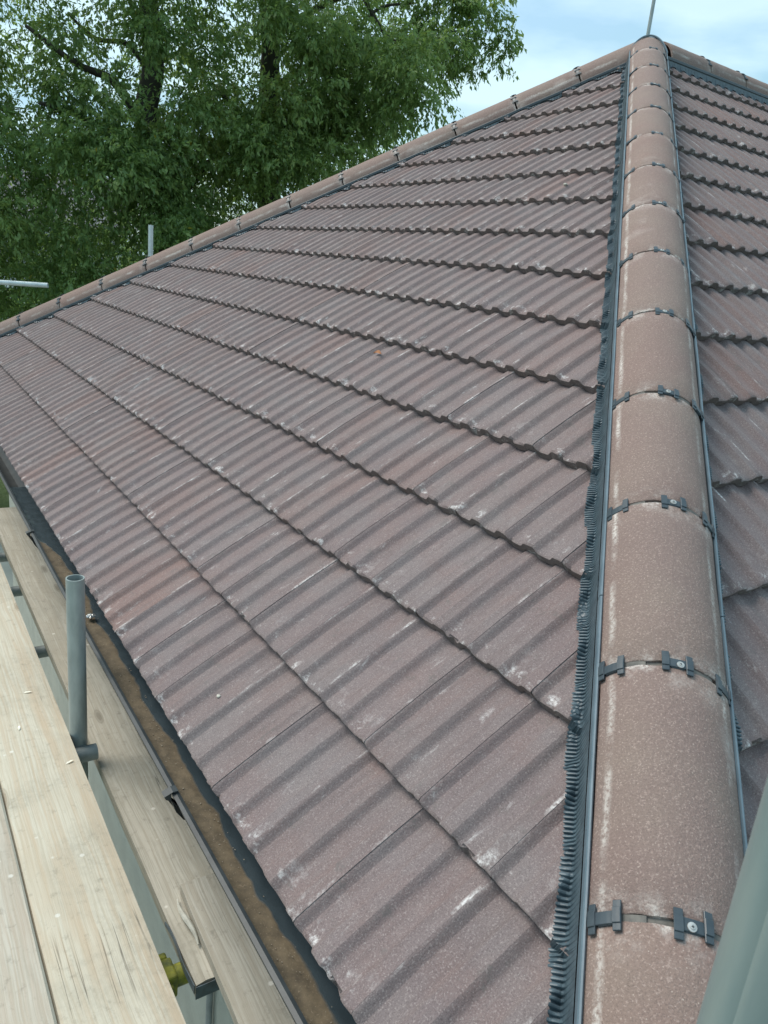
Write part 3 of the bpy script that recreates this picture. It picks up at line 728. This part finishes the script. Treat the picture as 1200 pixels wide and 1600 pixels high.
for n_ in (-.165, -1.20): part_tube([SN(-2.2, n_, -2.1), SN(6.4, n_, -2.1)], 'ledger', .0245, M_galv_dark, 16, True)
part_tube([SN(2.3, .25, -.515), SN(4.6, .25, -.515)], 'ledger', .0245, M_galv_dark, 16, True)
part_tube([SN(.2, .27, -.515), SN(1.9, .27, -.515)], 'ledger', .0245, M_galv_dark, 16, True)
mb = MB()
cpos = SN(1.20, -.108, -.463) - frame_o.location
Mc = Matrix.Translation(cpos) @ ML3
mb.box(-.030, .030, -.024, .024, -.032, .032, Mc); mb.box(-.044, .044, -.012, .012, -.018, .018, Mc); mb.box(.030, .050, -.018, .018, -.006, .030, Mc)
o = mb.build('coupler', M_yellow, frame_o); recalc(o)
bv = o.modifiers.new('bevel', 'BEVEL'); bv.width = .006; bv.segments = 3
# loose band on the broken board
mb = MB(); pts = []
for i in range(15):
    t = i / 14; pts.append((1.10 + .20 * t, -.0725 - .003 * math.sin(t * 7), -.398 - .006 * t + .004 * math.sin(t * 9)))
vs = []; fs = []
for i, (s, n_, z) in enumerate(pts):
    hh = .020 * (1 - .55 * (i / 14)); vs += [SN(s, n_ - .0012, z + .002), SN(s, n_ - .0012, z - hh), SN(s, n_ + .0008, z - hh), SN(s, n_ + .0008, z + .002)]
for i in range(14):
    for q in range(4): q2 = (q + 1) % 4; fs.append((4 * i + q, 4 * i + q2, 4 * i + 4 + q2, 4 * i + 4 + q))
fs += [(0, 1, 2, 3), (56, 59, 58, 57)]
mb.add(vs, fs)
for (a, b) in ((-.088, .012),):
    vs = [SN(1.0985 + (x), n_, z) for x in (0, .0015) for n_ in (-.070, .015) for z in (-.402, -.436)]
    mb.add(vs, [(0, 1, 3, 2), (4, 6, 7, 5), (0, 4, 5, 1), (2, 3, 7, 6), (0, 2, 6, 4), (1, 5, 7, 3)])
o = mb.build('end_band', M_band); recalc(o); tag(o, 'bent blue grey metal end band on the broken end of the weathered board', 'metal band')

# near pole at the right
pp = CP + (Vector((0, 0, 0)) + cf + cr * ((1207 - 600) / FPX) - cu * ((1600 - 800) / FPX)).normalized() * .385
mb = MB(); rad = .0245; n = 72; vs = []; fs = []; zs = [GZ - 0, -1.5, 0, .5, .8, .9, 1.0, 1.2, 1.6, 2.2]
for z in zs:
    for k in range(n):
        a = 2 * math.pi * k / n; rr = rad
        da = (a - R(214) + math.pi) % (2 * math.pi) - math.pi
        if abs(da) < .10: rr -= .0014 * (1 - abs(da) / .10)
        vs.append(Vector((pp.x + rr * math.cos(a), pp.y + rr * math.sin(a), z)))
for i in range(len(zs) - 1):
    for k in range(n): fs.append((i * n + k, i * n + (k + 1) % n, (i + 1) * n + (k + 1) % n, (i + 1) * n + k))
fs += [tuple(range(n - 1, -1, -1)), tuple((len(zs) - 1) * n + k for k in range(n))]
mb.add([v - Vector((pp.x, pp.y, GZ)) for v in vs], fs); o = mb.build('scaffold_pole', M_galv_near, None, True, 40); o.location = (pp.x, pp.y, GZ)
tag(o, 'stained green grey scaffold pole very close, crossing the bottom right corner over the ridge tiles', 'scaffold pole')
# far poles
def pole(pts, label, rad=.0245, m=M_galv_pale):
    mb = MB(); base = Vector(pts[0]); mb.tube([Vector(p) - base for p in pts], rad, 18, inner=rad * .85)
    o = mb.build('scaffold_pole', m, None, True, 40); o.location = base; recalc(o); return tag(o, label, 'scaffold pole')
pole([(-4.80, 7.66, GZ), (-4.80, 7.66, 1.39)], 'pale upright scaffold pole whose top pokes above the far hip, in front of the tree', .0270)
def at(x, y, d): return CP + (cf + cr * ((x - 600) / FPX) - cu * ((y - 800) / FPX)).normalized() * d
q1 = at(75, 446, 9.4); q0 = at(-160, 430, 9.9)
pole([tuple(q1), tuple(q0)], 'pale horizontal scaffold tube ending in the air at the left edge, before the foliage', .0270)
q2 = at(1011, 62, 11.6)
pole([(q2.x, q2.y, GZ), (q2.x, q2.y, 5.6)], 'thin grey pole rising into the sky behind the peak of the roof', .022, M_galv)

# ------------------------------------------------------------------ bits and pieces
def on_left(px, py, h=.012):
    """the point of the left slope seen at a pixel of the photograph (used once, to place litter)"""
    d = cf + cr * ((px - 600) / FPX) - cu * ((py - 800) / FPX); Fi = FL.inverted(); a = Fi @ CP; b = Fi.to_3x3() @ d
    t = (0 - a.z) / b.z; q = a + b * t
    return FL @ Vector((q.x, q.y, surf(q.x, q.y, X0L, G) + h)), q
def pebble(px, py, r, m, label, cat='pebble'):
    P, q = on_left(px, py, r * .35); bm = bmesh.new(); bmesh.ops.create_icosphere(bm, subdivisions=2, radius=r)
    for v in bm.verts: v.co *= 1 + .35 * noise.noise(v.co * 160 + Vector((px, py, 0))); v.co.z *= .6
    me = bpy.data.meshes.new('pebble'); bm.to_mesh(me); bm.free(); me.materials.append(m); me.shade_smooth(); o = obj('pebble', me); o.location = P; return tag(o, label, cat)
M_peb = plain('pale_stone', (.55, .52, .45), .8, 0, (.4, .38, .33), 90)
pebble(338, 1083, .0055, M_peb, 'tiny pale pebble lying on the roof tiles above the gutter')
pebble(884, 290, .012, M_peb, 'small white speck of dropping high on the tiles left of the hip', 'speck')
# dry leaf
P, q = on_left(590, 552, .004); mb = MB(); vs = []; fs = []
for i in range(7):
    t = i / 6; wd = .009 * math.sin(math.pi * (.06 + .9 * t)); c = Vector((-.026 + .052 * t, .004 * math.sin(t * 4), .006 * math.sin(t * 3)))
    vs += [c + Vector((0, wd, .005)), c, c + Vector((0, -wd, .004))]
for i in range(6): fs += [(3 * i, 3 * i + 1, 3 * i + 4, 3 * i + 3), (3 * i + 1, 3 * i + 2, 3 * i + 5, 3 * i + 4)]
mb.add(vs, fs); lf = mb.build('fallen_leaf', plain('dry_leaf', (.33, .14, .06), .7), None, True); lf.matrix_world = Matrix.Translation(P) @ FL @ Matrix.Rotation(.15, 4, 'Z')
tag(lf, 'dry orange brown leaf lying curled on the middle of the tiled slope', 'leaf')
# splinter on the lapped board
mb = MB(); pts = []; rads = []
for i in range(16):
    t = i / 15; pts.append(SN(1.345 - .150 * t, -.030 - .006 * t - .006 * math.sin(t * 5.2) , -.392 + .012 * math.sin(math.pi * t))); rads.append(.0018 + .0052 * math.sin(math.pi * min(1, t * .85 + .05)) ** 2)
mb.tube(pts, rads, 8); o = mb.build('wood_splinter', plain('bleached_splinter', (.50, .50, .44), .8, 0, (.36, .35, .30), 60, .001, 90), None, True); recalc(o)
tag(o, 'curled bleached wood splinter lying on the broken grey board', 'splinter')
# scrap of foil in the gutter
bm = bmesh.new(); bmesh.ops.create_icosphere(bm, subdivisions=3, radius=.013)
for v in bm.verts: v.co *= 1 + .5 * noise.noise(v.co * 150); v.co.z *= .5
me = bpy.data.meshes.new('scrap'); bm.to_mesh(me); bm.free(); me.materials.append(plain('crumpled_foil', (.6, .62, .62), .3, .6, (.25, .27, .27), 80))
o = obj('foil_scrap', me); o.location = SN(2.32, -.010, -.066); tag(o, 'crumpled silvery scrap lying in the gutter silt beside the short grey tube', 'litter')
# wood shavings on the pale board
M_chip = plain('pale_wood_chip', (.80, .76, .64), .8)
for i, (s, n_, a, lb) in enumerate(((2.30, -.215, .5, 'pale wood shaving on the new board, farthest of the three'), (2.10, -.270, 2.1, 'short pale wood shaving on the new board, middle of the three'), (1.87, -.172, 1.1, 'pale wood shaving at the edge of the new board, nearest of the three'))):
    mb = MB(); mb.add([(-.013, 0, 0), (-.004, -.003, .002), (.008, -.001, .003), (.013, .003, .001), (.004, .005, .002), (-.006, .003, .003)], [(0, 1, 5), (1, 2, 4, 5), (2, 3, 4)]); o = mb.build('wood_shaving', M_chip); o.matrix_world = Matrix.Translation(SN(s, n_, -.2985)) @ Matrix.Rotation(a, 4, 'Z') ; tag(o, lb, 'wood shaving', 'wood shavings on the pale board')

# ------------------------------------------------------------------ trees
def leaf_material(name, c1, c2, c3):
    M = MAT(name, .42, 0, .5); at = M.n('ShaderNodeAttribute', attribute_name='tone')
    c = M.ramp(at.outputs['Fac'], [(0, c1), (.55, c2), (.93, c3), (.985, c3), (1, (.34, .30, .03))])
    M.col(c)
    tr = M.n('ShaderNodeBsdfTranslucent'); M.l(M.mix(.5, c, (.30, .42, .08)), tr.inputs[0])
    ms = M.n('ShaderNodeMixShader'); ms.inputs[0].default_value = .52
    M.l(M.b.outputs[0], ms.inputs[1]); M.l(tr.outputs[0], ms.inputs[2]); M.l(ms.outputs[0], M.nt.nodes['Material Output'].inputs[0]); return M.m
M_leaf = leaf_material('leaf_green', (.115, .21, .08), (.19, .305, .105), (.29, .40, .135))
M_leaf_l = leaf_material('leaf_light_green', (.13, .23, .08), (.205, .315, .105), (.31, .41, .135))
M_leaf_d = leaf_material('leaf_far', (.08, .15, .075), (.11, .19, .09), (.15, .23, .10))
def leaves(name, lobes, m, parent, per=300, L_=.070, Wd=.030, rng=None, droop=.55, origin=Vector((0, 0, 0)), twigs=True, tw_mat=None):
    rng = rng or np.random.default_rng(3)
    P = []; D = []; T = []
    for (c, rad, dens) in lobes:
        nt_ = max(4, int(per * dens / 13)); c = np.array(c)
        d = rng.normal(size=(nt_, 3)); d /= np.linalg.norm(d, axis=1)[:, None]; d[:, 2] = d[:, 2] * .8 + .12
        st = c + d * rad * rng.uniform(.05, .75, (nt_, 1)); ln = rad * rng.uniform(.35, .75, (nt_, 1))
        ton = rng.uniform(-.12, .12) 
        for i in range(nt_):
            k = rng.integers(11, 20); t = np.sort(rng.uniform(.1, 1, k))[:, None]
            base = st[i] + d[i] * ln[i] * t + np.array([0, 0, -1]) * droop * ln[i] * t ** 2 * .8
            ax = d[i] * (1 - .5 * t) + np.array([0, 0, -1.0]) * droop * t
            ld = ax + rng.normal(size=(k, 3)) * .55 + np.array([0, 0, -.45]); ld /= np.linalg.norm(ld, axis=1)[:, None]
            P.append(base + rng.normal(size=(k, 3)) * .02); D.append(ld); T.append(np.clip(rng.normal(.38 + ton, .2, k) + .15 * t[:, 0], 0, .95))
    P = np.concatenate(P); D = np.concatenate(D); T = np.concatenate(T); n = len(P)
    T[rng.uniform(size=n) > .9985] = 1.0
    up = rng.normal(size=(n, 3)) * .6 + np.array([-.35, -.25, 1.0]); S = np.cross(D, up); S /= np.linalg.norm(S, axis=1)[:, None] + 1e-9; Nn = np.cross(S, D)
    sz = rng.uniform(.5, 1.4, (n, 1)); l = L_ * sz; ww = Wd * sz
    a = P; b = P + D * l * .45 + S * ww * .5 + Nn * ww * .10; c = P + D * l - Nn * l * .12; e = P + D * l * .45 - S * ww * .5 + Nn * ww * .10
    V = np.stack([a, b, c, e], 1).reshape(-1, 3) - np.array(origin)
    me = bpy.data.meshes.new(name); me.vertices.add(4 * n); me.vertices.foreach_set('co', V.astype(np.float32).ravel())
    F_ = (np.arange(n)[:, None] * 4 + np.array([0, 1, 2, 0, 2, 3])[None]).ravel()
    me.loops.add(6 * n); me.loops.foreach_set('vertex_index', F_.astype(np.int32)); me.polygons.add(2 * n)
    me.polygons.foreach_set('loop_start', (np.arange(2 * n) * 3).astype(np.int32)); me.polygons.foreach_set('loop_total', np.full(2 * n, 3, dtype=np.int32))
    me.update(calc_edges=True); at_ = me.attributes.new('tone', 'FLOAT', 'POINT'); at_.data.foreach_set('value', np.repeat(T, 4).astype(np.float32))
    me.materials.append(m); o = obj(name, me, parent); o['kind'] = 'stuff'; return o
def limb(pts, r0, r1, n=10, seed=0):
    """smooth tapering limb through control points"""
    pts = [Vector(p) for p in pts]; out = []; rr = []
    K = 7; tot = (len(pts) - 1) * K
    for i in range(len(pts) - 1):
        p0, p1, p2, p3 = pts[max(i - 1, 0)], pts[i], pts[i + 1], pts[min(i + 2, len(pts) - 1)]
        for k in range(K + (i == len(pts) - 2)):
            t = k / K; out.append(.5 * ((2 * p1) + (p2 - p0) * t + (2 * p0 - 5 * p1 + 4 * p2 - p3) * t * t + (3 * p1 - p0 - 3 * p2 + p3) * t ** 3)); g = (i * K + k) / tot
            rr.append((r0 * (1 - g) + r1 * g) * (1 + .08 * noise.noise(Vector((g * 9, seed, 1)))))
    return out, rr
def tree(name, base, trunks, limbs, lobes, leafm, label, per, group=None, L_=.070, Wd=.030, seed=1):
    base = Vector(base); root = tag(empty(name, base), label, 'tree', group)
    mb = MB()
    for (pts, r0, r1) in trunks: a, b = limb(pts, r0, r1, seed=seed); mb.tube([p - base for p in a], b, 12)
    o = mb.build('trunk', M_bark, root, True, 80)
    for (pts, r0, r1) in limbs:
        mb = MB(); a, b = limb(pts, r0, r1, seed=seed); mb.tube([p - base for p in a], b, 8); mb.build('branch', M_bark, root, True, 80)
    # twigs joined with the crown's supports
    rng = np.random.default_rng(seed)
    leaves('crown', lobes, leafm, root, per, L_, Wd, rng, origin=base)
    return root
rng = np.random.default_rng(11)
def lob(px, py, d, r, dens=1): p = at(px, py, d); return ((p.x, p.y, p.z), r, dens)
def in_gap(px, py):   # openings in the crowns where the sky shows
    for (gx, gy, rx, ry) in GAPS:
        if ((px - gx) / rx) ** 2 + ((py - gy) / ry) ** 2 < 1: return True
    return False
GAPS = [(30, 120, 42, 40), (165, 55, 60, 22), (255, 130, 26, 22), (300, 125, 22, 16), (330, 40, 28, 26), (375, 105, 48, 16), (460, 125, 26, 42), (10, 265, 22, 42), (45, 215, 28, 22), (120, 90, 30, 16), (385, 60, 18, 22), (260, 185, 14, 10)]
def right_edge(py):
    return float(np.interp(py, [-400, -200, -60, 0, 60, 95, 118, 150, 190, 260, 500], [420, 640, 740, 745, 765, 760, 690, 655, 650, 640, 640]))
def fill(x0, x1, y0, y1, step, d0, d1, r0, r1, back=False):
    out_ = []
    y = y0
    while y < y1:
        x = x0
        while x < x1:
            px = x + rng.uniform(-.5, .5) * step; py = y + rng.uniform(-.5, .5) * step; r = rng.uniform(r0, r1); d = rng.uniform(d0, d1)
            rp = r * FPX / d
            if px + rp * .55 < right_edge(py) and not in_gap(px, py): out_.append(lob(px, py, d, r, rng.uniform(.7, 1.2)))
            x += step
        y += step
    return out_
left_lobes = fill(-380, 330, -420, 60, 66, 11.6, 14.6, .55, .85) + fill(-300, 330, 60, 200, 52, 11.2, 14.2, .42, .65) + fill(-300, 330, 195, 520, 44, 10.8, 14.0, .45, .75) + fill(-280, 330, 230, 560, 60, 12.5, 15, .6, .8)
right_lobes = fill(330, 800, -420, 60, 66, 12.0, 15.2, .55, .85) + fill(330, 700, 60, 180, 46, 11.8, 14.8, .42, .65) + fill(330, 700, 165, 420, 44, 11.4, 14.8, .45, .75) + fill(330, 700, 220, 430, 62, 13, 15.6, .6, .8)
left_lobes += [lob(x + rng.uniform(-12, 12), y + rng.uniform(-10, 10), rng.uniform(11.0, 11.9), rng.uniform(.38, .5), 1.1) for (x, y) in ((215, 215), (255, 205), (235, 250), (275, 250), (215, 285), (255, 300), (290, 300), (180, 240), (300, 345), (265, 350), (225, 20), (250, -20), (230, 45), (150, 210), (110, 230))]
right_lobes += [lob(x + rng.uniform(-12, 12), y + rng.uniform(-10, 10), rng.uniform(11.4, 12.4), rng.uniform(.38, .5), 1.2) for (x, y) in ((400, 195), (440, 200), (420, 225), (395, 255), (440, 250), (420, 285), (460, 225), (370, 230), (480, 190), (520, 170), (560, 160), (540, 120), (590, 130), (500, 120), (620, 160), (640, 130), (600, 90), (560, 70), (520, 90), (640, 90), (480, 60), (520, 40), (500, 150), (560, 200), (600, 200), (520, 210), (480, 250), (425, 20), (440, -15), (660, 150))]
# the outer spray reaching over to the right
right_lobes += [lob(690 + rng.uniform(-40, 75), 20 + rng.uniform(-60, 75), rng.uniform(12.5, 13.5), .36, .55) for _ in range(16)]
right_lobes += [lob(x, y, 13, .25, .28) for (x, y) in ((770, 75), (790, 45), (780, 95), (745, 110), (735, 60), (790, 70), (715, 100), (700, 130), (765, 20), (740, -10), (780, 0))]
def A(px, py, d): return tuple(at(px, py, d))
b1 = at(262, 520, 12.6); b1.z = GZ
t1 = [([tuple(b1), A(268, 420, 12.6), A(262, 330, 12.6), A(228, 200, 12.7), A(240, 100, 12.8), A(232, 0, 12.9), A(225, -160, 13.0)], .22, .11)]
l1 = [([A(262, 350, 12.6), A(245, 322, 12.4), A(225, 310, 12.2), A(170, 290, 11.9)], .07, .02), ([A(228, 210, 12.7), A(180, 130, 12.4), A(120, 100, 12.2), A(40, 40, 12)], .08, .02), ([A(238, 120, 12.8), A(200, 70, 12.9), A(150, 60, 13), A(105, 20, 13)], .05, .015),
      ([A(236, 60, 12.8), A(214, 30, 12.6), A(195, -20, 12.5)], .045, .02), ([A(232, 230, 12.7), A(120, 180, 12.0), A(60, 160, 11.6)], .06, .02), ([A(262, 330, 12.6), A(330, 250, 13), A(380, 190, 13.3)], .07, .02)]
tree('tree', b1, t1, l1, left_lobes, M_leaf, 'tall leafy green tree at the left, its trunk forking behind the upright pole', 760, 'trees behind the roof', seed=3)
b2 = at(415, 520, 13.4); b2.z = GZ
t2 = [([tuple(b2), A(418, 420, 13.4), A(420, 300, 13.4), A(421, 150, 13.5), A(424, 50, 13.5), A(432, -60, 13.6), A(440, -220, 13.7)], .21, .10)]
l2 = [([A(421, 140, 13.5), A(445, 125, 13.3), A(475, 105, 13.1), A(540, 80, 12.9)], .06, .02), ([A(421, 175, 13.5), A(450, 165, 13.3), A(500, 155, 13.1), A(570, 150, 12.9)], .06, .02), ([A(420, 130, 13.5), A(413, 70, 13.4), A(410, 20, 13.2), A(400, -60, 13)], .05, .02),
      ([A(424, 60, 13.5), A(500, 10, 13.2), A(570, -20, 13)], .07, .03), ([A(560, -20, 13.0), A(610, 62, 13), A(660, 48, 13), A(740, 50, 13)], .035, .008), ([A(570, 30, 13), A(600, 10, 13), A(650, 5, 13)], .03, .012), ([A(420, 240, 13.4), A(370, 170, 13), A(335, 140, 12.8)], .05, .02), ([A(420, 260, 13.4), A(500, 215, 13.0), A(590, 190, 12.8)], .06, .02)]
tree('tree', b2, t2, l2, right_lobes, M_leaf_l, 'tall leafy tree with a straight trunk, its outer spray against the sky', 760, 'trees behind the roof', seed=5)
# lower, farther trees that close the view under the crowns
for i, (px, py, d, lb) in enumerate(((-60, 440, 24, 'darker far tree seen through the lowest leaves at the left edge'), (120, 400, 26, 'darker far tree behind the horizontal scaffold tube'), (330, 380, 25, 'darker far tree low behind the upright pole'), (520, 340, 27, 'darker far tree low behind the long far hip'))):
    c = at(px, py, d); lobes = []
    for k in range(26): lobes.append(((c.x + rng.normal() * 1.6, c.y + rng.normal() * 1.2, c.z - 1.2 + rng.uniform(-2.0, 1.7)), rng.uniform(.8, 1.1), .9))
    b = Vector((c.x, c.y, GZ)); tree('tree', b, [([tuple(b), (c.x + .1, c.y, c.z - 1.6), (c.x, c.y, c.z + .6)], .16, .06)], [], lobes, M_leaf_d, lb, 260, 'far trees', L_=.16, Wd=.07, seed=20 + i)
# a pale house glimpsed through the leaves
hb = at(-20, 405, 42); hx = Vector((hb.x, hb.y, GZ)); hh = tag(empty('distant_house', hx), 'far pale house glimpsed through the leaves at the left edge', 'house')
M_pale = plain('pale_lilac_render', (.52, .50, .56), .9, 0, (.46, .45, .50), 3); M_slate = plain('slate', (.12, .12, .14), .7)
mb = MB(); mb.box(-6, 6, -3.5, 3.5, 0, 5.0); o = mb.build('wall', M_pale, hh)
mb = MB(); mb.add([(-6.3, -3.9, 4.9), (6.3, -3.9, 4.9), (6.3, 3.9, 4.9), (-6.3, 3.9, 4.9), (-6.3, 0, 7.2), (6.3, 0, 7.2)], [(0, 1, 5, 4), (2, 3, 4, 5), (0, 4, 3), (1, 2, 5), (0, 3, 2, 1)]); mb.build('roof', M_slate, hh)
for x in (-4, -1.3, 1.5, 4.2):
    for z in (.9, 3.2):
        mb = MB(); mb.box(x - .55, x + .55, -3.56, -3.48, z, z + 1.2); wn = mb.build('window', plain('window_frame', (.75, .75, .75), .5), hh)
        mb = MB(); mb.box(x - .47, x - .03, -3.575, -3.56, z + .08, z + 1.12); mb.box(x + .03, x + .47, -3.575, -3.56, z + .08, z + 1.12); mb.build('pane', plain('window_glass', (.03, .04, .05), .1), wn)
hh.rotation_euler = (0, 0, .5)
